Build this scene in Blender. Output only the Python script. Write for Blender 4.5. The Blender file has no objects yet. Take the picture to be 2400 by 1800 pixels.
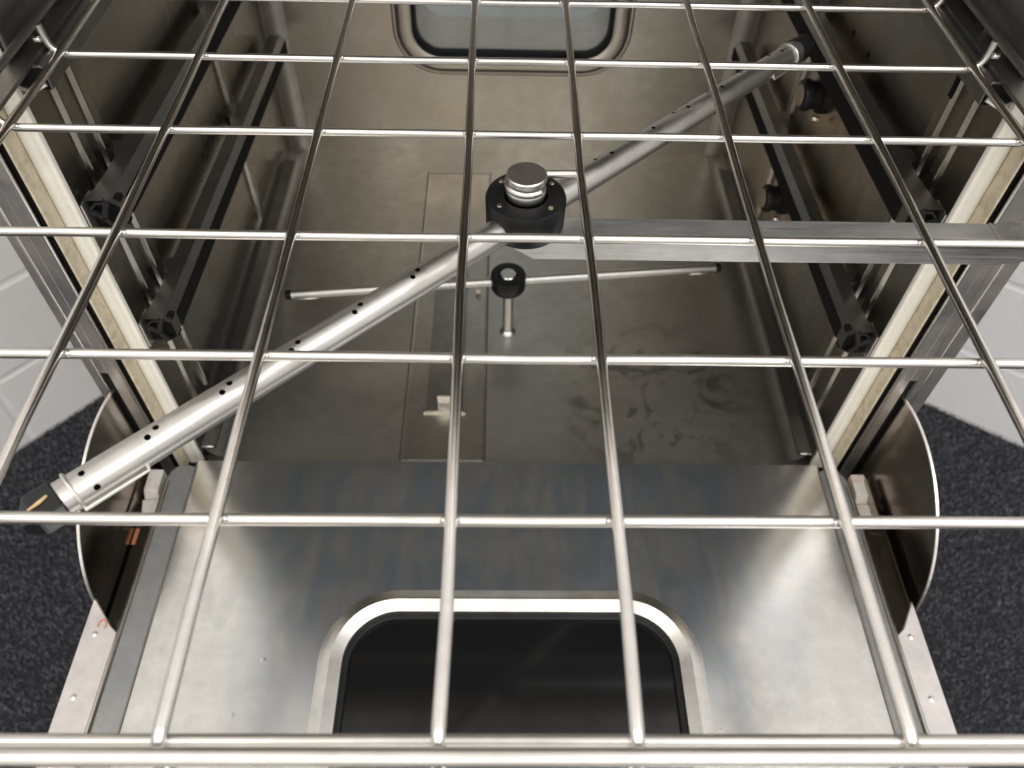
import bpy, bmesh, math, random
from mathutils import Vector, Matrix
random.seed(7)
SC = bpy.context.scene
COL = SC.collection

# ---------------------------------------------------------------- camera
cam_d = bpy.data.cameras.new('camera'); cam = bpy.data.objects.new('camera', cam_d); COL.objects.link(cam)
cam_d.sensor_width = 36.0; cam_d.lens = 27.946
cam_d.clip_start = 0.02; cam_d.clip_end = 60
RT = Vector((0.9998, -0.0048, 0.0209)); DN = Vector((0.0096, -0.7743, -0.6328)); FW = Vector((0.0192, 0.6328, -0.7741))
m = Matrix((( RT.x, -DN.x, -FW.x, -0.0119), (RT.y, -DN.y, -FW.y, -0.2679), (RT.z, -DN.z, -FW.z, 0.2259), (0, 0, 0, 1)))
cam.matrix_world = m
cam_d.dof.use_dof = True; cam_d.dof.focus_distance = 0.40; cam_d.dof.aperture_fstop = 13
SC.camera = cam

# ---------------------------------------------------------------- light (an indoor room: lamps and the pale room around)
world = bpy.data.worlds.new("World"); SC.world = world; world.use_nodes = True
bg = world.node_tree.nodes['Background']; bg.inputs[0].default_value = (1.0, 0.965, 0.915, 1); bg.inputs[1].default_value = 0.92
SC.view_settings.view_transform = 'Standard'; SC.view_settings.look = 'None'; SC.view_settings.gamma = 1
SC.view_settings.exposure = 0.22

def lamp(name, loc, rot, sx, sy, power, col):
    d = bpy.data.lights.new(name, 'AREA'); d.shape = 'RECTANGLE'; d.size = sx; d.size_y = sy; d.energy = power; d.color = col
    o = bpy.data.objects.new(name, d); COL.objects.link(o); o.location = loc; o.rotation_euler = rot
    return o
WARM = (1.0, 0.95, 0.87); COOL = (0.95, 0.98, 1.0)
lamp('ceiling_lamp', (-0.95, -0.9, 1.46), (0, 0, 0), 1.1, 1.3, 12, WARM)
lamp('ceiling_lamp', (0.95, -0.9, 1.46), (0, 0, 0), 1.1, 1.3, 19, COOL)
lamp('ceiling_lamp', (0.0, -2.4, 1.46), (0, 0, 0), 1.6, 0.8, 9, WARM)

# ---------------------------------------------------------------- materials
def mat(name):
    m = bpy.data.materials.new(name); m.use_nodes = True
    nt = m.node_tree; return m, nt, nt.nodes['Principled BSDF']
def N(nt, t, **kw):
    n = nt.nodes.new(t)
    for k, v in kw.items(): setattr(n, k, v)
    return n
def coords(nt, scale=(1, 1, 1), rot=(0, 0, 0)):
    tc = N(nt, 'ShaderNodeNewGeometry'); mp = N(nt, 'ShaderNodeMapping')
    mp.inputs['Scale'].default_value = scale; mp.inputs['Rotation'].default_value = rot
    nt.links.new(tc.outputs['Position'], mp.inputs['Vector']); return mp.outputs[0]
def noise(nt, vec, scale, detail=4, rough=0.55, dist=0.0):
    n = N(nt, 'ShaderNodeTexNoise'); n.inputs['Scale'].default_value = scale; n.inputs['Detail'].default_value = detail
    n.inputs['Roughness'].default_value = rough; n.inputs['Distortion'].default_value = dist
    nt.links.new(vec, n.inputs['Vector']); return n.outputs['Fac']
def ramp(nt, fac, stops):
    r = N(nt, 'ShaderNodeValToRGB'); e = r.color_ramp.elements
    while len(e) < len(stops): e.new(0.5)
    for i, (p, c) in enumerate(stops):
        e[i].position = p; e[i].color = (c[0], c[1], c[2], 1) if hasattr(c, '__len__') else (c, c, c, 1)
    nt.links.new(fac, r.inputs['Fac']); return r.outputs['Color']
def mix(nt, a, b, fac, mode='MIX'):
    n = N(nt, 'ShaderNodeMixRGB', blend_type=mode)
    for s, v in ((1, a), (2, b), (0, fac)):
        if hasattr(v, 'is_linked') or hasattr(v, 'links'): nt.links.new(v, n.inputs[s])
        elif s == 0: n.inputs[0].default_value = v
        else: n.inputs[s].default_value = (*v, 1)
    return n.outputs[0]

def steel(name, col, rough, rvar=0.10, stain=None, stain_amt=0.5, stain_scale=9, brush=None, bump=0.02, spots=0.0, spot_at=None, spot_r=0.1, spot_col=None, spot_scale=34, spot_stretch=(1, 1, 1), spot_lo=0.54, spot_hi=0.72, metal=1.0):
    """Stainless steel: blotchy wear in colour and gloss, optional brushed streaks, stains and tinted spots."""
    m, nt, b = mat(name); b.inputs['Metallic'].default_value = metal
    v = coords(nt)
    n1 = noise(nt, v, stain_scale, 6, 0.6, 0.4)
    n2 = noise(nt, v, 60, 5, 0.65, 0.2)
    c0 = tuple(x * 0.86 for x in col); c1 = tuple(min(1, x * 1.10) for x in col)
    c = ramp(nt, n2, [(0.3, c0), (0.7, c1)])
    if stain:
        f = ramp(nt, n1, [(0.42, 0.0), (0.66, stain_amt)])
        c = mix(nt, c, stain, f)
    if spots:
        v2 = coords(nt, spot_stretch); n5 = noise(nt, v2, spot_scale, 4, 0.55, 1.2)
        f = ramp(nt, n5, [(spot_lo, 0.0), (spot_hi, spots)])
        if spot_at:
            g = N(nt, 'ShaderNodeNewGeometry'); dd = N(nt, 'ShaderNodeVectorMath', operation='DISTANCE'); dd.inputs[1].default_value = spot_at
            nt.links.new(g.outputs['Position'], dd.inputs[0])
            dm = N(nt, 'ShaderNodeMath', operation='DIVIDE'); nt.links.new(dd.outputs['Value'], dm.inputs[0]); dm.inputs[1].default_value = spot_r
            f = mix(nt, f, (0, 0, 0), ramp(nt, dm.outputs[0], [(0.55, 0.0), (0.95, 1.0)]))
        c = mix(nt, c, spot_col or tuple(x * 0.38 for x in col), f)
    nt.links.new(c, b.inputs['Base Color'])
    r = ramp(nt, n1, [(0.3, max(0.02, rough - rvar)), (0.7, rough + rvar)])
    if brush:
        vb = coords(nt, brush); nb = noise(nt, vb, 1.0, 3, 0.6)
        r2 = ramp(nt, nb, [(0.35, -0.0), (0.7, 0.16)])
        r = mix(nt, r, r2, 1.0, 'ADD')
        h = nb
    else: h = n2
    nt.links.new(r, b.inputs['Roughness'])
    bp = N(nt, 'ShaderNodeBump'); bp.inputs['Strength'].default_value = bump; bp.inputs['Distance'].default_value = 0.002
    nt.links.new(h, bp.inputs['Height']); nt.links.new(bp.outputs[0], b.inputs['Normal'])
    return m
def plain(name, col, rough, var=0.12, scale=40, spec=0.5, bump=0.05, dirt=None, dirt_amt=0.5, dirt_scale=30, trans=0.0):
    m, nt, b = mat(name); v = coords(nt); n1 = noise(nt, v, scale, 5, 0.6)
    c = ramp(nt, n1, [(0.3, tuple(x * (1 - var) for x in col)), (0.7, tuple(min(1, x * (1 + var)) for x in col))])
    if dirt:
        n2 = noise(nt, v, dirt_scale, 6, 0.65, 0.6); f = ramp(nt, n2, [(0.48, 0.0), (0.68, dirt_amt)]); c = mix(nt, c, dirt, f)
    nt.links.new(c, b.inputs['Base Color'])
    r = ramp(nt, n1, [(0.3, max(0.03, rough - 0.06)), (0.7, rough + 0.06)]); nt.links.new(r, b.inputs['Roughness'])
    b.inputs['Specular IOR Level'].default_value = spec; b.inputs['Transmission Weight'].default_value = trans
    if bump:
        bp = N(nt, 'ShaderNodeBump'); bp.inputs['Strength'].default_value = bump; bp.inputs['Distance'].default_value = 0.002
        nt.links.new(n1, bp.inputs['Height']); nt.links.new(bp.outputs[0], b.inputs['Normal'])
    return m

M = {}
M['wire'] = steel('wire_steel', (0.76, 0.735, 0.70), 0.31, 0.03, bump=0.0, stain=(0.66, 0.62, 0.57), stain_amt=0.5, stain_scale=30)
M['tube'] = steel('tube_steel', (0.61, 0.595, 0.57), 0.38, 0.03, bump=0.0, stain=(0.62, 0.57, 0.51), stain_amt=0.4, stain_scale=14)
M['pin'] = steel('pin_steel', (0.66, 0.65, 0.62), 0.36, 0.05, bump=0.0, stain=(0.50, 0.49, 0.46), stain_amt=0.6, stain_scale=120)
M['bar'] = steel('bar_steel', (0.60, 0.61, 0.61), 0.36, 0.04, brush=(20, 500, 500), bump=0.02)
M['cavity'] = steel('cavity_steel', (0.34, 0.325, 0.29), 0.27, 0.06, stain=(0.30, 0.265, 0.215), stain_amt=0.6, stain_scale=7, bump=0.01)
M['cove'] = steel('cove_steel', (0.42, 0.40, 0.37), 0.52, 0.05, bump=0.0)
M['long'] = steel('long_wire_steel', (0.76, 0.735, 0.70), 0.20, 0.03, bump=0.0, stain=(0.66, 0.62, 0.57), stain_amt=0.5, stain_scale=30)
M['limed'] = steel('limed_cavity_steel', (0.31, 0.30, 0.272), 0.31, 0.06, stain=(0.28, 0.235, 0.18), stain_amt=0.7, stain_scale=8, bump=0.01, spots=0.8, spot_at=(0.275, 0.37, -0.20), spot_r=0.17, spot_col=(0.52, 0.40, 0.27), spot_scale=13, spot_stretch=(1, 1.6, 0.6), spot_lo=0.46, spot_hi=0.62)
M['back'] = steel('back_steel', (0.55, 0.52, 0.47), 0.36, 0.06, stain=(0.53, 0.46, 0.385), stain_amt=0.7, stain_scale=6, bump=0.0)
M['floor'] = steel('floor_steel', (0.55, 0.535, 0.485), 0.35, 0.05, metal=0.90, stain=(0.48, 0.465, 0.42), stain_amt=0.6, stain_scale=8, bump=0.0, spots=0.75, spot_at=(0.140, 0.218, -0.385), spot_r=0.115, spot_scale=26, spot_lo=0.52, spot_hi=0.63)
M['trough'] = steel('trough_steel', (0.62, 0.60, 0.55), 0.36, 0.06, stain=(0.46, 0.41, 0.33), stain_amt=0.5, bump=0.0)
M['door'] = steel('door_steel', (0.67, 0.652, 0.615), 0.20, 0.02, metal=0.91, stain=(0.60, 0.60, 0.59), stain_amt=0.5, stain_scale=9, bump=0.003, spots=0.85, spot_at=(0.0, 0.05, -0.35), spot_r=0.27, spot_col=(0.39, 0.48, 0.59), spot_scale=15, spot_lo=0.33, spot_hi=0.62, spot_stretch=(2.4, 0.6, 1))  # centre spots: surface blotches tinted blue-grey, painting in the cool cavity reflection
M['tray'] = steel('tray_side_steel', (0.62, 0.62, 0.61), 0.46, 0.06, metal=0.85, stain=(0.45, 0.48, 0.50), stain_amt=0.6, stain_scale=20, bump=0.0)
M['rim'] = steel('rim_steel', (0.66, 0.62, 0.60), 0.40, 0.04, bump=0.0)
M['flange'] = steel('flange_steel', (0.62, 0.60, 0.575), 0.46, 0.10, stain=(0.48, 0.40, 0.35), stain_amt=0.6, stain_scale=22, bump=0.01)
M['guard'] = steel('guard_steel', (0.42, 0.39, 0.35), 0.20, 0.05, stain=(0.32, 0.25, 0.20), stain_amt=0.6, stain_scale=14, bump=0.008)
M['edge'] = steel('cut_edge_steel', (0.80, 0.77, 0.73), 0.38, 0.04, bump=0.0)
M['rail'] = steel('rail_steel', (0.27, 0.265, 0.25), 0.42, 0.05, bump=0.0)
M['trim'] = steel('trim_steel', (0.68, 0.66, 0.62), 0.30, 0.04, bump=0.0)
M['gasket'] = plain('gasket_rubber', (0.86, 0.83, 0.74), 0.45, 0.05, 60, 0.4, 0.03, dirt=(0.76, 0.69, 0.55), dirt_amt=0.3)
M['sealant'] = plain('stained_sealant', (0.64, 0.56, 0.42), 0.5, 0.08, 60, 0.3, 0.12, dirt=(0.36, 0.27, 0.16), dirt_amt=0.55, dirt_scale=110)
M['black'] = plain('black_plastic', (0.009, 0.009, 0.010), 0.42, 0.2, 60, 0.28, 0.02)
M['groove'] = plain('dark_groove', (0.05, 0.042, 0.034), 0.6, 0.2, 80)  # dark brown for the window groove and trough seam strips
M['void'] = plain('slot_black', (0.006, 0.006, 0.006), 0.7, 0.1, 60, 0.2, 0.0)
M['inlet_face'] = plain('brass_inlet_face', (0.24, 0.19, 0.13), 0.4, 0.15, 90)
M['hinge'] = plain('hinge_cream', (0.80, 0.76, 0.71), 0.4, 0.06, 60, dirt=(0.55, 0.25, 0.15), dirt_amt=0.4, dirt_scale=60)
M['cap'] = plain('dark_cap', (0.010, 0.011, 0.012), 0.16, 0.1, 50, 0.5, 0.0)
M['splinter'] = plain('straw_yellow', (0.62, 0.44, 0.22), 0.6, 0.2, 200)
M['rust'] = plain('orange_mark', (0.60, 0.22, 0.10), 0.6, 0.15, 200)
M['wall'] = plain('painted_block', (0.86, 0.86, 0.865), 0.55, 0.02, 45, 0.3, 0.45)
M['mortar'] = plain('painted_joint', (0.87, 0.87, 0.87), 0.6, 0.03, 60, 0.3, 0.3)
M['ceil'] = plain('ceiling_white', (0.82, 0.80, 0.77), 0.8, 0.02, 5, 0.2, 0.0)
M['carpet'] = plain('carpet_base', (0.03, 0.031, 0.036), 0.95, 0.5, 90, 0.1, 0.5)
# glass
def glass(name, col, trans, rough=0.03):
    m, nt, b = mat(name); b.inputs['Base Color'].default_value = (*col, 1); b.inputs['Roughness'].default_value = rough
    b.inputs['Transmission Weight'].default_value = trans; b.inputs['IOR'].default_value = 1.45; return m
M['door_glass'] = glass('dark_door_glass', (0.012, 0.012, 0.013), 0.35, 0.10)
M['back_glass'] = glass('back_window_glass', (0.52, 0.57, 0.59), 1.0, 0.10)
# pile tufts: three tones mixed by noise
m, nt, b = mat('carpet_pile_fibre'); v = coords(nt); n1 = noise(nt, v, 38, 5, 0.7); n2 = noise(nt, v, 420, 3, 0.6)
c = mix(nt, ramp(nt, n1, [(0.35, (0.06, 0.061, 0.069)), (0.65, (0.16, 0.163, 0.18))]), ramp(nt, n2, [(0.35, (0.05, 0.05, 0.056)), (0.72, (0.20, 0.203, 0.222))]), 0.5)
nt.links.new(c, b.inputs['Base Color']); b.inputs['Roughness'].default_value = 0.95; b.inputs['Specular IOR Level'].default_value = 0.1
M['pile'] = m

# ---------------------------------------------------------------- mesh helpers
class MB:
    def __init__(s): s.v = []; s.f = []; s.fm = []; s.sm = []
    def add(s, vs, fs, mi=0, smooth=False):
        o = len(s.v); s.v += [tuple(x) for x in vs]
        for f in fs: s.f.append(tuple(i + o for i in f)); s.fm.append(mi); s.sm.append(smooth)
        return s
    def box(s, a, b, mi=0):
        x0, y0, z0 = (min(a[i], b[i]) for i in range(3)); x1, y1, z1 = (max(a[i], b[i]) for i in range(3))
        return s.add([(x0,y0,z0),(x1,y0,z0),(x1,y1,z0),(x0,y1,z0),(x0,y0,z1),(x1,y0,z1),(x1,y1,z1),(x0,y1,z1)],
                     [(3,2,1,0),(4,5,6,7),(0,1,5,4),(1,2,6,5),(2,3,7,6),(3,0,4,7)], mi)
    def tube(s, pts, r, n=14, mi=0, caps=True, smooth=True):
        pts = [Vector(p) for p in pts]; rings = []; up = None
        for i, p in enumerate(pts):
            if i == 0: t = pts[1] - pts[0]
            elif i == len(pts) - 1: t = pts[-1] - pts[-2]
            else: t = (pts[i+1] - p).normalized() + (p - pts[i-1]).normalized()
            t.normalize()
            if up is None: up = Vector((0,0,1)) if abs(t.z) < 0.9 else Vector((1,0,0))
            a = up - t * up.dot(t); a.normalize(); bb = t.cross(a); up = a
            rr = r[i] if hasattr(r, '__len__') else r
            rings.append([p + a * (rr * math.cos(2*math.pi*k/n)) + bb * (rr * math.sin(2*math.pi*k/n)) for k in range(n)])
        vs = [q for R in rings for q in R]; fs = []
        for i in range(len(rings) - 1):
            for k in range(n): fs.append((i*n+k, i*n+(k+1)%n, (i+1)*n+(k+1)%n, (i+1)*n+k))
        s.add(vs, fs, mi, smooth)
        if caps:
            s.add(rings[0], [tuple(range(n-1, -1, -1))], mi); s.add(rings[-1], [tuple(range(n))], mi)
        return s
    def lathe(s, c, prof, axis='z', n=40, mi=0, smooth=True):
        """prof: list of (radius, height) along the axis; sharp corners by doubling rings."""
        c = Vector(c); E = {'z': (Vector((1,0,0)), Vector((0,1,0)), Vector((0,0,1))), 'x': (Vector((0,1,0)), Vector((0,0,1)), Vector((1,0,0)))}[axis]
        for (r0, h0), (r1, h1) in zip(prof, prof[1:]):
            vs = []; fs = []
            for k in range(n):
                a = 2*math.pi*k/n; d = E[0]*math.cos(a) + E[1]*math.sin(a)
                vs += [c + d*r0 + E[2]*h0, c + d*r1 + E[2]*h1]
            for k in range(n):
                j = (k+1) % n; fs.append((2*k, 2*j, 2*j+1, 2*k+1))
            s.add(vs, fs, mi, smooth)
        return s
    def prism(s, poly, axis, a, b, mi=0):
        """poly in the two other axes (in order), extruded from a to b along axis."""
        n = len(poly)
        def P(p, h):
            if axis == 'x': return (h, p[0], p[1])
            if axis == 'y': return (p[0], h, p[1])
            return (p[0], p[1], h)
        vs = [P(p, a) for p in poly] + [P(p, b) for p in poly]
        fs = [tuple(range(n-1, -1, -1)), tuple(range(n, 2*n))] + [(i, (i+1)%n, n+(i+1)%n, n+i) for i in range(n)]
        return s.add(vs, fs, mi)
    def sweep(s, path, prof, closed=True, mi=0, smooth=True):
        """path: list of (point, outward, up); prof: list of (out, up) offsets, open profile."""
        n = len(prof); vs = []
        for p, o, u in path:
            for a, h in prof: vs.append(Vector(p) + Vector(o)*a + Vector(u)*h)
        L = len(path); fs = []
        for i in range(L if closed else L-1):
            j = (i+1) % L
            for k in range(n-1): fs.append((i*n+k, j*n+k, j*n+k+1, i*n+k+1))
        return s.add(vs, fs, mi, smooth)
    def build(s, name, mats, parent=None, bevel=0.0, segs=2, weld=True, normals=True):
        me = bpy.data.meshes.new(name)
        cx = [sum(v[i] for v in s.v) / len(s.v) for i in range(3)]
        me.from_pydata([tuple(v[i] - cx[i] for i in range(3)) for v in s.v], [], s.f)
        if not isinstance(mats, (list, tuple)): mats = [mats]
        for x in mats: me.materials.append(x)
        me.polygons.foreach_set('material_index', s.fm); me.polygons.foreach_set('use_smooth', s.sm)
        bm = bmesh.new(); bm.from_mesh(me)
        if weld: bmesh.ops.remove_doubles(bm, verts=bm.verts, dist=1e-6)
        if normals: bmesh.ops.recalc_face_normals(bm, faces=bm.faces)
        if bevel:
            es = [e for e in bm.edges if len(e.link_faces) == 2 and e.calc_face_angle(0) > 0.5]
            bmesh.ops.bevel(bm, geom=es, offset=bevel, segments=segs, affect='EDGES', profile=0.5, clamp_overlap=True)
        # hard edges where faces turn sharply
        for e in bm.edges:
            if len(e.link_faces) == 2: e.smooth = e.calc_face_angle(0) < 0.6
        bm.to_mesh(me); bm.free()
        o = bpy.data.objects.new(name, me); COL.objects.link(o); o.location = cx
        if parent: attach(o, parent)
        return o
def world_loc(o):
    l = Vector(o.location); p = o.parent
    while p: l += Vector(p.location); p = p.parent
    return l
def attach(o, parent):
    w = world_loc(o); o.parent = parent; o.location = w - world_loc(parent)
def thing(name, label, cat, loc=(0, 0, 0), group=None, kind=None):
    o = bpy.data.objects.new(name, None); COL.objects.link(o); o.location = loc; o.empty_display_size = 0.05
    if label: o['label'] = label
    if cat: o['category'] = cat
    if group: o['group'] = group
    if kind: o['kind'] = kind
    return o
def rrect(cx, cy, hw, hh, r, n=9):
    """rounded rectangle, counter-clockwise, with outward normals"""
    out = []
    for qx, qy, a0 in ((1, 1, 0), (-1, 1, 90), (-1, -1, 180), (1, -1, 270)):
        for k in range(n):
            a = math.radians(a0 + 90*k/(n-1)); d = (math.cos(a), math.sin(a))
            out.append((cx + qx*(hw-r) + d[0]*r, cy + qy*(hh-r) + d[1]*r, d[0], d[1]))
    return out
def holed(rect, hole):
    """quads between a rectangle (x0,y0,x1,y1) and a rounded hole loop; returns 2-D verts, faces, hole vertex ids"""
    x0, y0, x1, y1 = rect; vs = []; n = len(hole); q = n // 4
    corners = ((x1, y1), (x0, y1), (x0, y0), (x1, y0))
    vs = [(p[0], p[1]) for p in hole] + list(corners); fs = []
    for c in range(4):
        for k in range(q-1): fs.append((c*q+k, n+c, c*q+k+1))
        j = (c+1) % 4; fs.append((c*q+q-1, n+c, n+j, j*q))
    return vs, fs

# ================================================================ the room
ZF = -1.2
fl = MB().add([(-4,-4,ZF),(4,-4,ZF),(4,4,ZF),(-4,4,ZF)], [(0,1,2,3)]).build('floor', M['carpet']); fl['kind'] = 'structure'
# carpet pile: short leaning tufts where the carpet is in view
mb = MB()
for side in (-1, 1):
    for i in range(32000):
        x = side * random.uniform(0.30, 1.25); y = random.uniform(-0.45, 1.0)
        a = random.uniform(0, 6.28); w = random.uniform(0.0016, 0.0036); h = random.uniform(0.004, 0.012)
        lx, ly = random.uniform(-.005, .005), random.uniform(-.005, .005)
        P = [(x + w*math.cos(a + t), y + w*math.sin(a + t), ZF) for t in (0, 2.09, 4.19)] + [(x + lx, y + ly, ZF + h)]
        mb.add(P, [(0,1,3),(1,2,3),(2,0,3)])
cp = mb.build('carpet_pile', M['pile'], weld=False, normals=False); cp['kind'] = 'stuff'

def block_wall(name, p0, p1, seed):
    """painted block wall through two floor points: rows of blocks standing 5 mm proud of the joints"""
    rnd = random.Random(seed); a = Vector((*p0, ZF)); d = (Vector((*p1, ZF)) - a).normalized(); n = Vector((-d.y, d.x, 0))
    if n.dot(Vector((0, -1, 0))) < 0: n = -n
    def P(u, h, o): q = a + d*u + n*o; return (q.x, q.y, ZF + h)
    U0, U1, H = -1.7, 2.1, 2.7
    w = MB().add([P(U0,0,-.2),P(U1,0,-.2),P(U1,0,-.0020),P(U0,0,-.0020),P(U0,H,-.2),P(U1,H,-.2),P(U1,H,-.0020),P(U0,H,-.0020)],
             [(3,2,1,0),(4,5,6,7),(0,1,5,4),(1,2,6,5),(2,3,7,6),(3,0,4,7)]).build(name, M['mortar']); w['kind'] = 'structure'
    bw, bh, g = 0.40, 0.19, 0.006; proto = None
    for r in range(int(H / bh)):
        off = (r % 2) * bw/2 + 0.09
        k = 0
        while U0 + off + (k+1)*bw < U1:
            u = U0 + off + k*bw; c = P(u + bw/2, r*bh + bh/2, 0); k += 1
            if proto is None:
                mb = MB(); e = .006
                hw, hh = bw/2 - g/2, bh/2 - g/2
                f = lambda x, z, o: tuple(d*x + n*o + Vector((0, 0, z)))
                vs = [f(sx*hw, sz*hh, -.012) for sx, sz in ((-1,-1),(1,-1),(1,1),(-1,1))] + [f(sx*hw, sz*hh, -.0022) for sx, sz in ((-1,-1),(1,-1),(1,1),(-1,1))] + [f(sx*(hw-e), sz*(hh-e), 0) for sx, sz in ((-1,-1),(1,-1),(1,1),(-1,1))]
                fs = [(i, (i+1)%4, 4+(i+1)%4, 4+i) for i in range(4)] + [(4+i, 4+(i+1)%4, 8+(i+1)%4, 8+i) for i in range(4)] + [(8,9,10,11)]
                mb.add(vs, fs); o = mb.build('block', M['wall']); proto = o; base = Vector(o.location); o.location = base + Vector(c)
            else:
                o = proto.copy(); o.parent = None; COL.objects.link(o); o.location = base + Vector(c)
            o.location += n * rnd.uniform(-.0006, .0006)
            attach(o, w)
    return w
wl = block_wall('wall_left', (-1.0013, 0.7322), (-0.8575, 0.8965), 3)
wr = block_wall('wall_right', (0.9293, 0.8787), (1.1060, 0.7593), 4)

# ================================================================ the washer
HW = 0.275; YG = 0.128; YF = 0.113; YB = 0.62; ZC = -0.385; ZT = 0.30
W = thing('glass_washer', 'stainless steel washer with open cavity, cream door seal and lowered front door', 'washer', (0, 0.36, -0.385))
# side walls of the cavity with two pressed ribs
for sgn in (-1, 1):
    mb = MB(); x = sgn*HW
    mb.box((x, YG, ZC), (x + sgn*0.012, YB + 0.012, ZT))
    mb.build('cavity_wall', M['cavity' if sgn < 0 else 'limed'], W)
    for y0, y1 in ((0.1605, 0.1735), (0.1845, 0.1990)):
        xi = x - sgn*0.0032
        MB().prism([(x + sgn*.001, y0), (xi, y0 + .0022), (xi, y1 - .0022), (x + sgn*.001, y1)], 'z', -0.335, ZT - 0.03).build('pressed_rib', M['cavity'], W, bevel=0.0008)
# roof, floor, back
MB().box((-HW, YG, ZT), (HW, YB + .012, ZT + .012)).build('cavity_roof', M['cavity'], W)
mb = MB(); TX0, TX1 = -0.1005, -0.0225
mb.box((-HW, YG + .004, ZC - .012), (TX0, YB, ZC)); mb.box((TX1, YG + .004, ZC - .012), (HW, YB, ZC))
mb.box((TX0, 0.575, ZC - .012), (TX1, YB, ZC)); mb.box((TX0, YG + .004, ZC - .012), (TX1, 0.139, ZC))
mb.build('cavity_floor', M['floor'], W)
# trough let into the floor
mb = MB()
prof = [(TX0, ZC), (TX0 + .003, ZC - .0005), (TX1 - .003, ZC - .0005), (TX1, ZC)]
vs = [(x, y + (e if z < ZC else 0), z) for y, e in ((0.139, .002), (0.575, -.002)) for x, z in prof]
mb.add(vs, [(0,1,5,4),(1,2,6,5),(2,3,7,6),(0,3,2,1),(4,5,6,7)])
mb.build('floor_trough', M['trough'], W, normals=False)
for x in (TX0, TX1):
    MB().box((x - .0007, .140, ZC - .0002), (x + .0007, .576, ZC + .0003)).build('trough_seam', M['groove'], W)
# coved corners along the bottom and the back
mb = MB()
for sgn in (-1, 1):
    mc = MB(); R = 0.016; n = 6; x = sgn*HW
    pr = [(x - sgn*R*(1 - math.sin(a)), ZC + R*(1 - math.cos(a))) for a in [math.pi/2*k/n for k in range(n+1)]]
    vs = [(px + 0, y, pz + .0006) for y in (0.142, YB) for px, pz in pr]
    mc.add(vs, [(k, k+1, n+2+k, n+1+k) for k in range(n)], 0, True)
    mc.build('bottom_cove', M['cove'], W)
    R = 0.021
    pv = [(x - sgn*R*(1 - math.sin(a)), YB - R*(1 - math.cos(a))) for a in [math.pi/2*k/n for k in range(n+1)]]
    vs = [(px, py - .0006, z) for z in (ZC, ZT) for px, py in pv]
    MB().add(vs, [(k, k+1, n+2+k, n+1+k) for k in range(n)], 0, True).build('corner_cove', M['cove'], W)

# back wall with its window
WX, WZ, WHW, WHH = 0.0025, -0.06, 0.117, 0.1965
hole = rrect(WX, WZ, WHW - .002, WHH - .002, 0.034)
vs, fs = holed((-HW, ZC, HW, ZT), hole)
mb = MB().add([(x, YB, z) for x, z in vs], fs); mb.add([(x, YB + .10, z) for x, z in vs], [tuple(reversed(f)) for f in fs])
n = len(hole); mb.add([(p[0], YB, p[1]) for p in hole] + [(p[0], YB + .10, p[1]) for p in hole], [(i, (i+1)%n, n+(i+1)%n, n+i) for i in range(n)])
mb.build('back_wall', M['back'], W)
path = [((p[0], YB, p[1]), (p[2], 0, p[3]), (0, -1, 0)) for p in rrect(WX, WZ, WHW, WHH, 0.035)]
bw_ = MB().sweep(path, [(-.003, -.004), (-.003, .002), (-.001, .0036), (.0060, .0044), (.0112, .0034), (.0126, .0004)]).build('back_window', M['back'], W)
MB().sweep(path, [(.0124, .0005), (.0140, .0007), (.0158, .0005)]).build('trim_groove', M['groove'], bw_)
MB().sweep(path, [(.0156, .0002), (.0162, .0014), (.0176, .0016), (.0200, .0003)]).build('outer_bead', M['back'], bw_)
path = [((p[0], YB, p[1]), (p[2], 0, p[3]), (0, -1, 0)) for p in rrect(WX, WZ, WHW - .0035, WHH - .0035, 0.032)]
MB().sweep(path, [(-.0035, -.012), (-.0035, -.002), (-.001, .0030), (.0015, .0026)]).build('window_seal', M['black'], bw_)
mb = MB(); mb.prism([(p[0], p[1]) for p in hole], 'y', YB + .008, YB + .013); mb.build('window_pane', M['back_glass'], bw_)

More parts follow.
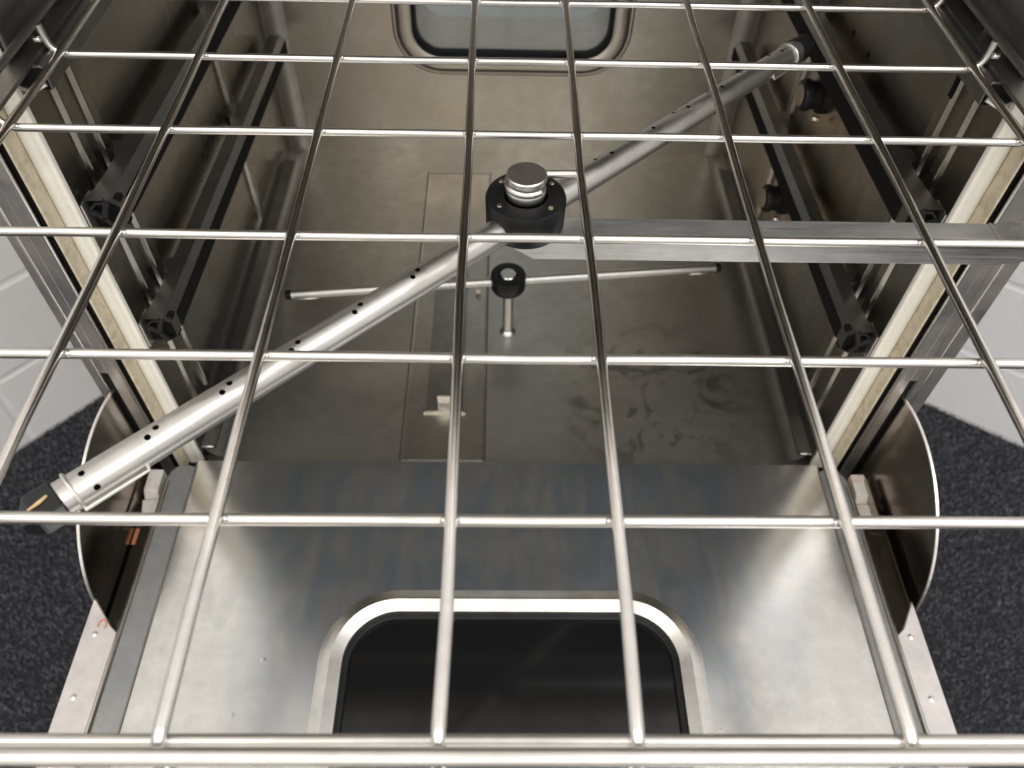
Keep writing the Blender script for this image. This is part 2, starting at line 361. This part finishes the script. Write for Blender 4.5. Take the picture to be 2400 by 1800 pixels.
# front flange, gasket and sealant step
FR = None
for sgn in (-1, 1):
    xo = 0.3165 if sgn < 0 else 0.3255
    xm = 0.3080 if sgn < 0 else 0.3130
    mb = MB(); ZB = -0.62
    zs0, zs1 = -0.232, -0.372                       # hinge slot
    xs0, xs1 = 0.3005, 0.3068
    X = lambda v: sgn*v
    mb.box((X(.2903), YF, ZT + .02), (X(xs0), YF + .0016, -0.62)); mb.box((X(xs0), YF, ZT + .02), (X(xs1), YF + .0016, zs0)); mb.box((X(xs0), YF, zs1), (X(xs1), YF + .0016, -0.62))
    mb.box((X(xs1), YF, ZT + .02), (X(xm), YF + .0016, -0.62))
    fr = mb.build('front_flange', M['flange'], W, bevel=0.0003, segs=1)
    MB().box((X(xs0 + .0001), YF + .0020, zs0), (X(xs1 - .0001), YF + .012, zs1)).build('guard_slot', M['void'], W)
    # folded outer edge: a small bead, then the side strip set back 3 mm
    MB().tube([(X(xm), YF + .001, ZT + .02), (X(xm), YF + .001, -0.62)], 0.0014, 10).build('folded_edge', M['edge'], W)
    MB().box((X(xm), YF + .003, ZT + .02), (X(xo), YF + .005, -0.62)).build('outer_strip', M['flange'], W)
    MB().box((X(xo - .002), YF + .005, ZT + .14), (X(xo), YB + .13, -0.95)).build('side_panel', M['flange'], W)
    MB().box((X(.2869), YF + .003, ZT), (X(.2904), YF + .005, -0.372)).build('flange_gap', M['void'], W)
    MB().tube([(X(.2908), YF - .0002, ZT + .02), (X(.2908), YF - .0002, -0.372)], 0.0014, 10).build('inner_bead', M['edge'], W)
    MB().box((X(.2850), YF + .0017, ZT), (X(.2868), YG + .006, -0.372)).build('sealant_strip', M['sealant'], W, bevel=.0008)
    # gasket: a ribbed cream extrusion
    pr = [(.2727, YG + .0035), (.2724, YG + .001), (.2730, YG - .0002), (.2744, YG - .0009), (.2762, YG - .0007), (.2774, YG - .0003), (.2786, YG - .0006), (.2806, YG - .0012), (.2828, YG - .0012), (.2844, YG - .0004), (.2852, YG + .0015)]
    mb = MB(); L = len(pr)
    mb.add([(X(a), y, z) for z in (ZT, -0.372) for a, y in pr], [(k, k+1, L+k+1, L+k) for k in range(L-1)], 0, True)
    mb.build('door_gasket', M['gasket'], W)
mb = MB().box((-.2868, YG - .001, ZT), (.2868, YG + .011, ZT + .013)).build('door_gasket', M['gasket'], W, bevel=.002)
mb = MB().box((-.3165, YF - .004, ZT + .0135), (.3255, YB + .13, ZT + .14)).build('top_housing', M['flange'], W, bevel=.004)
MB().box((-.286, YF + .001, -0.41), (.286, YG + .0035, -0.390)).build('cavity_sill', M['floor'], W)
MB().box((-.300, YF + .002, -0.95), (.300, YB, -0.41)).build('base_housing', M['flange'], W)

# guide rails on the walls, each with its crushed end
def guide_rail(sgn, zf, zb, y0=0.135, y1=0.585):
    pr = [(.2662, -.0002), (.2545, 0), (.2496, -.0045), (.2496, -.0180), (.2545, -.0225), (.2662, -.0225)]
    mb = MB(); L = len(pr); vs = []
    for y, z, fl in ((y0, zf, .0055), (y0 + .012, zf - .0002, .0018), (y0 + .035, zf - .0006, 0), (y1, zb, 0)): vs += [(sgn*(a + (fl if a > .26 else fl*.25 if a > .252 else 0)), y, z + h) for a, h in pr]
    for q in range(3): mb.add(vs[q*L:(q+2)*L], [(k, (k+1)%L, L+(k+1)%L, L+k) for k in range(L)])
    mb.add(vs[3*L:], [tuple(range(L))])
    o = mb.build('guide_rail', M['rail'], W)
    for y in (.20, .432):
        MB().box((sgn*.2662, y - .006, zf - .020), (sgn*.2748, y + .006, zf - .004)).build('rail_standoff', M['rail'], o)
    # black glide strip along the inner face, black box painting in the shade inside the channel, and the crushed end
    mb = MB(); k = .0006
    vs = [(sgn*(.2496 - k), y, z + h) for y, z in ((y0 + .012, zf - .0002), (y1 - .002, zb - .0002)) for h in (-.0048, -.0185)] + [(sgn*.2499, y, z + h) for y, z in ((y0 + .012, zf - .0002), (y1 - .002, zb - .0002)) for h in (-.0048, -.0185)]
    mb.add(vs, [(0,1,3,2),(4,6,7,5),(0,2,6,4),(1,5,7,3),(0,4,5,1),(2,3,7,6)]); mb.build('glide_strip', M['void'], o)
    MB().box((sgn*.2690, y0 + .004, zf - .0215), (sgn*.2500, y0 + .010, zf - .0012)).build('channel_shade', M['void'], o)
    c = Vector((sgn*.2600, y0 - .0025, zf - .0110)); mb = MB()
    for (dx, dz) in ((.0035, .0105), (-.0085, .0010), (.0020, -.0110)):
        p1 = c + Vector((-sgn*dx, .004, dz)); q = p1 - c; nrm = Vector((-q.z, 0, q.x)).normalized()
        mb.tube([c + Vector((0, .0004, 0)), c + q*.5, p1], [.0023, .0021, .0028], 8)
    mb.tube([c + Vector((-sgn*.0030, .0035, .0080)), c + Vector((sgn*.0035, .0030, .0086)), c + Vector((sgn*.0085, .0030, .0040)), c + Vector((sgn*.0088, .004, .0010))], .0011, 8)
    mb.build('crushed_nose', M['black'], o)
    MB().box((sgn*.2718, y0 - .0035, zf - .026), (sgn*.2706, y0 + .012, zf - .0015)).build('rail_clip', M['edge'], o)
    return o
guide_rail(-1, -0.0905, -0.108); guide_rail(-1, -0.1965, -0.214)
guide_rail(1, -0.0885, -0.100); guide_rail(1, -0.2025, -0.212)
for sgn in (-1, 1):
    z0 = -0.352 if sgn < 0 else -0.356
    mb = MB().prism([(sgn*.2752, z0 + .013), (sgn*.2705, z0 + .012), (sgn*.2690, z0 + .001), (sgn*.2580, z0), (sgn*.2572, z0 + .005), (sgn*.2560, z0 + .005), (sgn*.2565, z0 - .0014), (sgn*.2752, z0 - .0014)], 'y', 0.130, 0.55)
    o = mb.build('bottom_rail', M['rail'], W)
    MB().tube([(sgn*.2685, .130, z0 + .001), (sgn*.2580, .130, z0 + .001)], .0011, 8).build('rail_lip', M['edge'], o)
# uprights that carry the rails
for sgn in (-1, 1):
    for y in (0.432,):
        MB().prism([(sgn*HW, y - .007), (sgn*(HW - .0045), y - .005), (sgn*(HW - .0045), y + .005), (sgn*HW, y + .007)], 'z', -0.36, 0.02).build('rail_upright', M['cavity'], W, bevel=.0008)
# top slide rails: they run out with the rack
for sgn in (-1, 1):
    o = MB().prism([(sgn*.2748, .001), (sgn*.2565, .001), (sgn*.2545, -.002), (sgn*.2545, -.013), (sgn*.2748, -.015)], 'y', .131, .56).build('slide_rail', M['rail'], W, bevel=.0006)
    MB().box((sgn*.2735, .1302, -.0125), (sgn*.2555, .1312, -.0005)).build('channel_shade', M['void'], o)  # black sheet painting in the shade of the open rail end
    MB().prism([(sgn*.2780, .0075), (sgn*.2775, .0012), (sgn*.2590, .0012), (sgn*.2585, .0040), (sgn*.2598, .0040), (sgn*.2600, .0026), (sgn*.2762, .0026), (sgn*.2766, .0075)], 'y', -.33, .55).build('slide_runner', M['rail'], o)
    mb = MB().tube([(sgn*.2740, .128, -.001), (sgn*.2740, .126, -.006), (sgn*.2620, .124, -.010), (sgn*.2550, .127, -.007)], .0016, 8); mb.build('rail_stop', M['edge'], o)
for sgn in (-1, 1):
    MB().box((sgn*.2744, .133, .006), (sgn*.2700, .50, .062)).build('slide_cover', M['rail'], W, bevel=.0015)
# spray-water inlets in the right wall and a row of small drilled holes
for (y, z) in ((0.372, -0.150), (0.380, -0.268)):
    o = MB().lathe((HW, y, z), [(.0, -.022), (.0105, -.022), (.0128, -.021), (.0138, -.019), (.0138, -.015), (.0122, -.014), (.0122, -.007), (.0160, -.005), (.0160, .0)], 'x', 28).build('water_inlet', M['black'], W)
    MB().lathe((HW, y, z), [(0, -.0230), (.0085, -.0230), (.0095, -.0218)], 'x', 24).build('inlet_face', M['inlet_face'], o)
    MB().tube([(HW - .012, y - .016, z - .012), (HW - .006, y - .019, z - .013)], .0028, 10).build('inlet_screw', M['edge'], o)
for (y, z) in ((.3585, -.087), (.3205, -.085), (.2605, -.137), (.234, -.1375), (.209, -.138), (.1927, -.138), (.287, -.137), (.314, -.137)):
    MB().lathe((HW + .0008, y, z), [(0, -.0016), (.0019, -.0016), (.0024, -.001)], 'x', 12).build('drilled_hole', M['void'], W)

MB().box((HW - .0035, .1862, -.042), (HW - .0005, .1905, -.010)).build('wall_slot', M['void'], W)
# ---------------------------------------------------------------- door, folded down
ZD, ZR, YD0, YD1 = -0.350, -0.331, 0.1115, -0.47
D = MB()
PX = 0.2675; PR = 0.277; KD = 0.9664
def dk(x, y): return (-.0119 + (x + .0119)*KD, -.2679 + (y + .2679)*KD)
WCX, WCY = dk(0.0012, -0.125)
hole = rrect(WCX, WCY, 0.1266, 0.1130, 0.0415)
vs, fs = holed((-PX, YD1 + .03, PX, YD0 + .0030), hole)
D.add([(x, y, ZD) for x, y in vs], fs)
n = len(hole); D.add([(p[0], p[1], ZD) for p in hole] + [(p[0], p[1], ZD - .03) for p in hole], [(i, (i+1)%n, n+(i+1)%n, n+i) for i in range(n)])
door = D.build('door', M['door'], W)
# shallow pressed step across the panel
for sgn in (-1, 1):
    mb = MB()
    # sloping tray wall that meets the rim; its rear end is rounded off
    n = 8; r = .019; xs = sgn*PX; xt = sgn*(PR + .0012)
    def sl(z): return xs + (xt - xs)*(z - ZD)/(ZR - ZD)
    loop = [(YD0 - .0045 - .024*(1 - math.cos(a)), ZD + (ZR - ZD)*math.sin(a)) for a in [math.pi/2*k/n for k in range(n+1)]] + [(YD1 + .03, ZR), (YD1 + .03, ZD)]
    k = len(loop)
    mb.add([(sl(z), y, z) for y, z in loop] + [(sl(z) + sgn*.0016, y, z - .0003) for y, z in loop], [tuple(range(k)), tuple(range(2*k-1, k-1, -1))] + [(i, (i+1)%k, k+(i+1)%k, k+i) for i in range(k)])
    mb.build('tray_side', M['tray'], door)
    MB().tube([(xs, YD0 - .002, ZD + .0002), (xs, YD1 + .03, ZD + .0002)], .0009, 8).build('tray_fold', M['trim'], door)
    # lip and rim
    MB().tube([(sgn*(PR + .0022), YD0 - .030, ZR + .0003), (sgn*(PR + .0022), YD1, ZR + .0003)], .0020, 10).build('tray_lip', M['trim'], door)
    xo = .3055 if sgn < 0 else .3005
    o = MB().prism([(sgn*(PR + .004), -.045), (sgn*(PR + .010), -.040), (sgn*xo, -.018), (sgn*xo, YD1), (sgn*(PR + .004), YD1)], 'z', ZR - .0025, ZR).build('door_rim', M['rim'], door, bevel=.0008)
    MB().box((sgn*(PR + .0035), -.060, ZR - .022), (sgn*.3015, .100, ZR - .024)).build('hinge_pan', M['guard'], door)
    for y in (-.046, -.090, -.134, -.178, -.222):
        MB().lathe((sgn*.2965 if sgn < 0 else .2905, y, ZR), [(0, .0011), (.0010, .0009), (.0019, 0.0001), (.0024, .0)], 'z', 12).build('rim_dimple', M['rim'], o)
    # side skin below the rim
    MB().box((sgn*(xo - .0006), YD0 - .02, ZR - .0027), (sgn*(xo - .0022), YD1, ZD - .04)).build('door_side', M['guard'], door)
    # curved guard that slides through the slot in the flange
    cy, cz, Rg = 0.081, -0.353, 0.1045; xg = sgn*.3055
    pts = [(cy + Rg*math.cos(math.radians(a)), cz + Rg*math.sin(math.radians(a))) for a in range(62, 186, 4)]
    poly = pts + [(cy - Rg + .004, ZR - .04), (0.128, ZR - .04), (0.128, pts[0][1])]
    k = len(poly); t = .0009
    mb = MB(); mb.add([(xg - sgn*t, y, z) for y, z in poly] + [(xg + sgn*t, y, z) for y, z in poly], [tuple(range(k)), tuple(range(2*k-1, k-1, -1))])
    g_ = mb.build('door_guard', M['guard'], door)
    mb = MB(); e0 = [(xg - sgn*.0010, y, z) for y, z in pts]; e1 = [(xg + sgn*.0010, y, z) for y, z in pts]
    pin = [(cy + (Rg - .0012)*math.cos(math.radians(a)), cz + (Rg - .0012)*math.sin(math.radians(a))) for a in range(62, 186, 4)]
    f0 = [(xg - sgn*.0010, y, z) for y, z in pin]; f1 = [(xg + sgn*.0010, y, z) for y, z in pin]; k = len(pts)
    mb.add(e0 + e1 + f0 + f1, [(i, i+1, k+i+1, k+i) for i in range(k-1)] + [(i, i+1, 2*k+i+1, 2*k+i) for i in range(k-1)] + [(k+i, k+i+1, 3*k+i+1, 3*k+i) for i in range(k-1)])
    mb.build('guard_edge', M['edge'], g_)
    # cream hinge pieces beside the tray
    MB().prism([(.098, -.338), (.078, -.339), (.073, -.347), (.073, -.353), (.098, -.353)], 'x', sgn*.2885, sgn*.3005).build('hinge_block', M['hinge'], door, bevel=.0012)
    MB().prism([(sgn*.2845, .0722), (sgn*.3012, .0722), (sgn*.2985, .0600), (sgn*.2930, .0535), (sgn*.2845, .0535)], 'z', -.3475, -.3440).build('hinge_lever', M['hinge'], door, bevel=.0010)
MB().box((-.2995, .036, ZR - .0220), (-.3025, .050, ZR - .0214)).build('paint_mark', M['rust'], door)
# window: raised trim, dark seal, dark glass
path = [((p[0], p[1], ZD), (p[2], p[3], 0), (0, 0, 1)) for p in rrect(WCX, WCY, 0.1266, 0.1130, 0.0425, 13)]
dw = MB().sweep(path, [(-.0035, -.006), (-.0035, .0006), (.0028, .0046), (.0044, .0056), (.0060, .0054), (.0124, .0016), (.0134, .0012), (.0138, .0002), (.0138, -.002)]).build('door_window', M['trim'], door)
path = [((p[0], p[1], ZD), (p[2], p[3], 0), (0, 0, 1)) for p in rrect(WCX, WCY, 0.1237, 0.1101, 0.0396, 13)]
MB().sweep(path, [(-.0050, -.0080), (-.0046, -.0040), (-.0035, -.0035), (.0010, -.0034)]).build('window_seal', M['black'], dw)
MB().prism([(p[0], p[1]) for p in hole], 'z', ZD - .012, ZD - .008).build('window_pane', M['door_glass'], dw)
MB().box((-.296, YD0 - .03, ZD - .060), (.296, YD1, ZD - .063)).build('outer_skin', M['black'], door)
for x, y in ((-.185,-.05),(-.20,-.09),(.152,-.1),(-.025,.018),(.05,.018),(.105,.018)):
    x, y = dk(x, y)
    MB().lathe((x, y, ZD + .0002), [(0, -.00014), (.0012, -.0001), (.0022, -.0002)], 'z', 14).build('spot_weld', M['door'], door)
# orange hook-shaped scratch on the left rim
mb = MB().tube([(-.2932 + .0028*math.cos(a), -.0395 + .004*math.sin(a), ZR + .0001) for a in [math.radians(t) for t in range(-40, 220, 20)]], .0006, 6); mb.build('paint_mark', M['rust'], door)

# ================================================================ filter in the trough
FT = thing('trough_filter', 'perforated metal strainer with upright tab lying in the floor trough', 'filter', (-.065, .27, ZC - .003))
zf = ZC + .001; fx0, fx1, fy0, fy1 = -.0800, -.0440, .196, .395
mb = MB(); px, py = .0021, .0025; nx = int((fx1 - fx0) / px); ny = int((fy1 - fy0) / py); h = .0007
bar = .00042
for i in range(nx + 1): x = fx0 + i*px; mb.add([(x-bar,fy0,zf),(x+bar,fy0,zf),(x+bar,fy1,zf),(x-bar,fy1,zf)], [(0,1,2,3)])
for j in range(ny + 1): y = fy0 + j*py; mb.add([(fx0,y-bar,zf+.0002),(fx1,y-bar,zf+.0002),(fx1,y+bar,zf+.0002),(fx0,y+bar,zf+.0002)], [(0,1,2,3)])
o = mb.build('filter_mesh', M['trough'], FT, weld=False, normals=False); o['kind'] = 'stuff'
MB().box((fx0, fy0, ZC - .0004), (fx1, fy1, ZC - .0001)).build('filter_base', M['rail'], FT)
mb = MB(); mb.box((fx0-.002,fy0,ZC-.003),(fx0,fy1,ZC+.002)); mb.box((fx1,fy0,ZC-.003),(fx1+.002,fy1,ZC+.002)); mb.box((fx0-.002,fy1,ZC-.003),(fx1+.002,fy1+.002,ZC+.002)); mb.box((fx0-.002,fy0-.002,ZC-.003),(fx1+.002,fy0,ZC+.002))
mb.build('filter_frame', M['trough'], FT)
for k in range(13):
    x = fx0 + .001 + k*.0028
    MB().lathe((x, fy0 - .001, ZC + .002), [(0, .0013), (.0007, .0010), (.0011, 0)], 'z', 8).build('crimp', M['edge'], FT)
MB().box((-.0685, .2, ZC - .002), (-.0555, .2015, ZC + .019)).build('lift_tab', M['trim'], FT, bevel=.0006)

# ================================================================ lower spray arm
def spray_hub(c, R, h, parent, hub_name='hub'):
    mb = MB().lathe(c, [(R*.50, h/2 - .003), (R*.54, h/2 - .0006), (R*.90, h/2 - .0002), (R*.965, h/2 - .0006), (R, h/2 - .0022), (R*.985, -h/2 + .003), (R*.90, -h/2), (R*.3, -h/2)], 'z', 56)
    return mb.build(hub_name, M['black'], parent)
LA = thing('spray_arm', 'thin steel spray arm on a short post, low on the cavity floor', 'spray arm', (0, .309, ZC), group='spray arms of the washer')
lc = Vector((-.0015, .3125, -.322)); ld = Vector((.4286, .0465, 0)).normalized()
hub = spray_hub(lc, .0176, .0190, LA)
MB().lathe(lc, [(0, .0100), (.0072, .0100), (.0082, .0092), (.0082, .004)], 'z', 28).build('hub_screw', M['trim'], hub)
for sgn in (-1, 1):
    o = MB().tube([lc + ld*sgn*.012, lc + ld*sgn*.212], .0046, 20).build('arm_tube', M['tube'], LA)
    MB().tube([lc + ld*sgn*.2125, lc + ld*sgn*.2175], [.0052, .0044], 16).build('end_cap', M['black'], o)
    MB().tube([lc + ld*sgn*.185 + Vector((0, -.006, -.001)), lc + ld*sgn*.209 + Vector((0, -.006, -.001))], .0009, 8).build('clip_wire', M['edge'], o)
MB().tube([(-.0012, .3115, -.332), (-.0010, .3035, ZC + .003)], .0052, 20).build('post', M['tube'], LA)
MB().lathe((-.001, .3030, ZC), [(.0052, .004), (.0068, .003), (.0085, .0)], 'z', 24).build('post_collar', M['trim'], LA)
MB().tube([(-.033, .358, -.383), (-.033, .360, -.379)], .0032, 12).build('floor_knob', M['hinge'], W)

# ================================================================ wire rack
RK = thing('wire_rack', 'pulled out steel wire grid rack over the lowered door', 'rack', (0, 0, 0))
WXS = (-.250, -.1746, -.1005, -.0266, .0268, .1008, .1746, .250)
CYS = (.2875, .218, .1485, .0782, .0001, -.0692, -.1388, -.2068)
rw = .00205; rnd = random.Random(5)
for x in WXS:
    j = lambda a=.0005: rnd.uniform(-a, a)
    pts = [(x + j(), .300, .0019)] + [(x + j(.0006), y + .0, .0019 + j(.0003)) for y in (.25, .183, .113, .04, -.035, -.104, -.172)] + [(x, -.2045, .0018), (x, -.2088, .0008), (x, -.2112, -.002), (x, -.2122, -.0065), (x, -.2122, -.0135)]
    MB().tube(pts, rw, 16).build('long_wire', M['long'], RK)
for i, y in enumerate(CYS):
    if i == 7:
        MB().tube([(-.30, y, -.0018), (.30, y, -.0018)], rw, 16).build('cross_wire', M['wire'], RK); continue
    j = lambda a=.0004: rnd.uniform(-a, a)
    arc = [(.2485, -.0018), (.2525, -.0010), (.2553, .0012), (.2568, .0042), (.2574, .0085), (.2576, .0150)]
    inner = [(u, y + j(), -.0018 + j(.0002)) for u in (-.2, -.13, -.06, 0, .06, .13, .2)]
    pts = [(-a, y, z) for a, z in reversed(arc)] + inner + [(a, y, z) for a, z in arc]
    MB().tube(pts, rw, 16).build('cross_wire', M['wire'], RK)
    for sgn in (-1, 1):   # spur welded to each hook
        MB().tube([(sgn*.2570, y - .004, .0085), (sgn*.2605, y - .0052, .0090)], .0016, 10).build('hook_spur', M['wire'], RK)
# welds at the crossings
mb = MB()
for x in WXS:
    for y in CYS[:-1]:
        for sx, sy in ((1, -1), (-1, -1)):
            mb.tube([(x + sx*.0012, y + sy*.0006, -.0002), (x + sx*.0030, y + sy*.0012, -.0012)], [.0016, .0009], 8)
o = mb.build('weld_beads', M['wire'], RK); o['kind'] = 'stuff'
MB().tube([(-.30, -.2125, .0056), (.30, -.2125, .0056)], .0024, 20).build('front_rail', M['wire'], RK)
for sgn in (-1, 1):
    MB().tube([(sgn*.2600, -.24, .0150), (sgn*.2602, .30, .0150)], .0022, 14).build('side_rod', M['rail'], RK)
# bracket bar under the rack that carries the spray arm
bx0, bx1, by0, by1, bz0, bz1 = -.006, .247, .0355, .0525, -.0455, -.0322
mb = MB().prism([(bx0 + .012, bz0), (bx0, bz0 + .008), (bx0, bz1), (.2400, bz1), (.2860, bz1 + .0065), (.2860, bz1 + .050), (.2900, bz1 + .050), (.2900, bz0 + .0085), (.2420, bz0)], 'y', by0, by1)
br = mb.build('bracket_bar', M['bar'], RK, bevel=.0005)
MB().box((.2396, by0 - .0002, bz1 - .0002), (.2403, by1, bz1 + .0004)).build('bend_crease', M['edge'], br)
# short wire from the pin to the neighbouring long wire
MB().tube([(.0050, .0472, -.0022), (.0258, .0466, -.0014)], .0019, 14).build('pin_wire', M['wire'], RK)

# ================================================================ upper spray arm hanging under the rack
UA = thing('spray_arm', 'thick perforated steel spray arm with black hub hanging under the wire rack', 'spray arm', (.0013, .0440, -.030), group='spray arms of the washer')
uc = Vector((.0013, .0440, -.0250))
hub = spray_hub(Vector((.0013, .0440, -.0212)), .0196, .0195, UA)
MB().lathe((.0013, .0440, -.0212), [(.0105, -.009), (.0105, -.0109), (.004, -.0109)], 'z', 28).build('hub_spacer', M['trim'], UA)
for a in (215, 318, 35, 140):
    p = Vector((.0013, .0440, -.0117)) + Vector((math.cos(math.radians(a))*.0155, math.sin(math.radians(a))*.0155, .0))
    MB().lathe(p, [(0, .0004), (.0011, .0005), (.0013, 0)], 'z', 12).build('hub_vent', M['trim'] if a < 300 else M['inlet_face'], hub)
pc = Vector((.0012, .0440, 0))
pin = MB().lathe(pc, [(0, .0002), (.0091, .0002), (.0097, -.0003), (.0098, -.0026), (.0093, -.0031), (.0076, -.0032), (.0076, -.0072), (.0094, -.0074), (.0097, -.0079), (.0097, -.0098), (.0090, -.0122)], 'z', 48).build('pin', M['pin'], UA)
coil = [(pc.x + .0089*math.cos(math.radians(a)), pc.y + .0089*math.sin(math.radians(a)), -.0050 - .0006*(a - 95)/200) for a in range(95, 318, 10)]
MB().tube(coil, .00185, 12).build('pin_ring', M['wire'], pin)
ud = Vector((.346, .332, 0)).normalized(); un = Vector((-ud.y, ud.x, 0))
L0, L1, RT_ = .2345, .2460, .0068
def arm(s0, s1, holes, name):
    """tube with real drilled holes"""
    a = uc + ud*s0; b2 = uc + ud*s1
    outer = MB().tube([a, b2], RT_, 112, smooth=False)
    o = outer.build(name, M['tube'], UA)
    cut = MB()
    for s, ang in holes:
        d = un*math.sin(math.radians(ang)) + Vector((0, 0, 1))*math.cos(math.radians(ang))
        p = uc + ud*s
        cut.tube([p + d*(RT_ - .0030), p + d*(RT_ + .002)], .00125, 14)
    c = cut.build('hole_cutter', M['void'])
    md = o.modifiers.new('holes', 'BOOLEAN'); md.object = c; md.operation = 'DIFFERENCE'; md.solver = 'EXACT'
    dg = bpy.context.evaluated_depsgraph_get(); me = bpy.data.meshes.new_from_object(o.evaluated_get(dg))
    o.modifiers.clear(); o.data = me; me.materials.clear(); me.materials.append(M['tube']); me.materials.append(M['void'])
    me.polygons.foreach_set('use_smooth', [False]*len(me.polygons))
    # hole interiors dark
    for p in me.polygons:
        w = Vector(p.center) + world_loc(o) - uc; rad = w - ud*w.dot(ud)
        if rad.length < RT_*0.965 and abs(w.dot(ud) - s0) > .0003 and abs(w.dot(ud) - s1) > .0003: p.material_index = 1
    bpy.data.objects.remove(c)
    return o
hl = []
for s in (-.0700, -.1020, -.1340, -.1660, -.1975): hl += [(s - .0022, -14), (s + .0022, 2), (s - .012, 55)]
hl += [(-.2245, -2), (-.2230, -66)]
hr = []
for s in (.0575, .0915, .122, .1535, .186, .215): hr += [(s - .0035, 26), (s + .0065, 4), (s + .0005, 44)]
al = arm(-L0, -.015, hl, 'arm_tube'); ar = arm(.015, L1 - .008, hr, 'arm_tube')
# retaining clips: a loop over the tube with a wire running along it
def clip(o, s, dr):
    loop = [uc + ud*s + un*math.cos(t)*(RT_ + .0006) + Vector((0, 0, 1))*math.sin(t)*(RT_ + .0006) for t in [math.radians(k) for k in range(-40, 221, 20)]]
    loop = [uc + ud*(s - .0025*dr) + un*(RT_ + .0025) + Vector((0, 0, -.001))] + loop
    q = uc + ud*s - un*(RT_ + .0010) + Vector((0, 0, -.0025))
    loop += [q, q + ud*.010*dr, q + ud*.0245*dr, q + ud*.0250*dr + un*.0012 + Vector((0, 0, .0016)), q + ud*.0250*dr + un*.0040 + Vector((0, 0, .0062))]
    MB().tube(loop, .00075, 8).build('retaining_clip', M['edge'], o)
clip(al, -.2300, 1); clip(ar, .2300, -1)
# left end cap: dark faceted plastic, pointed, with a straw splinter; right cap black
a = uc - ud*L0
def capv(s, w, z): p = a - ud*s + un*w; return (p.x, p.y, p.z + z)
sec = [(-.0066, .0050), (.0066, .0050), (.0066, -.0052), (-.0066, -.0052)]
r0 = [capv(.0002, w, z) for w, z in sec]; r1 = [capv(.0095, w, z) for w, z in sec]; r2 = [capv(.0150, w*.30, z*.55 - .002) for w, z in sec]
mb = MB().add(r0 + r1 + r2, [(3,2,1,0)] + [(i, (i+1)%4, 4+(i+1)%4, 4+i) for i in range(4)] + [(4+i, 4+(i+1)%4, 8+(i+1)%4, 8+i) for i in range(4)] + [(8,9,10,11)])
capo = mb.build('end_cap', M['cap'], UA, bevel=.0006)
MB().tube([capv(.0030, .0005, .0053), capv(.0062, -.0006, .0056), capv(.0105, -.0008, .0052)], [.0005, .0007, .0004], 8).build('splinter', M['splinter'], capo)
b2 = uc + ud*(L1 - .008)
MB().tube([b2, b2 + ud*.004, b2 + ud*.011, b2 + ud*.0135], [RT_ + .0008, RT_ + .0010, RT_ + .0004, RT_*.6], 24).build('end_cap', M['black'], UA)
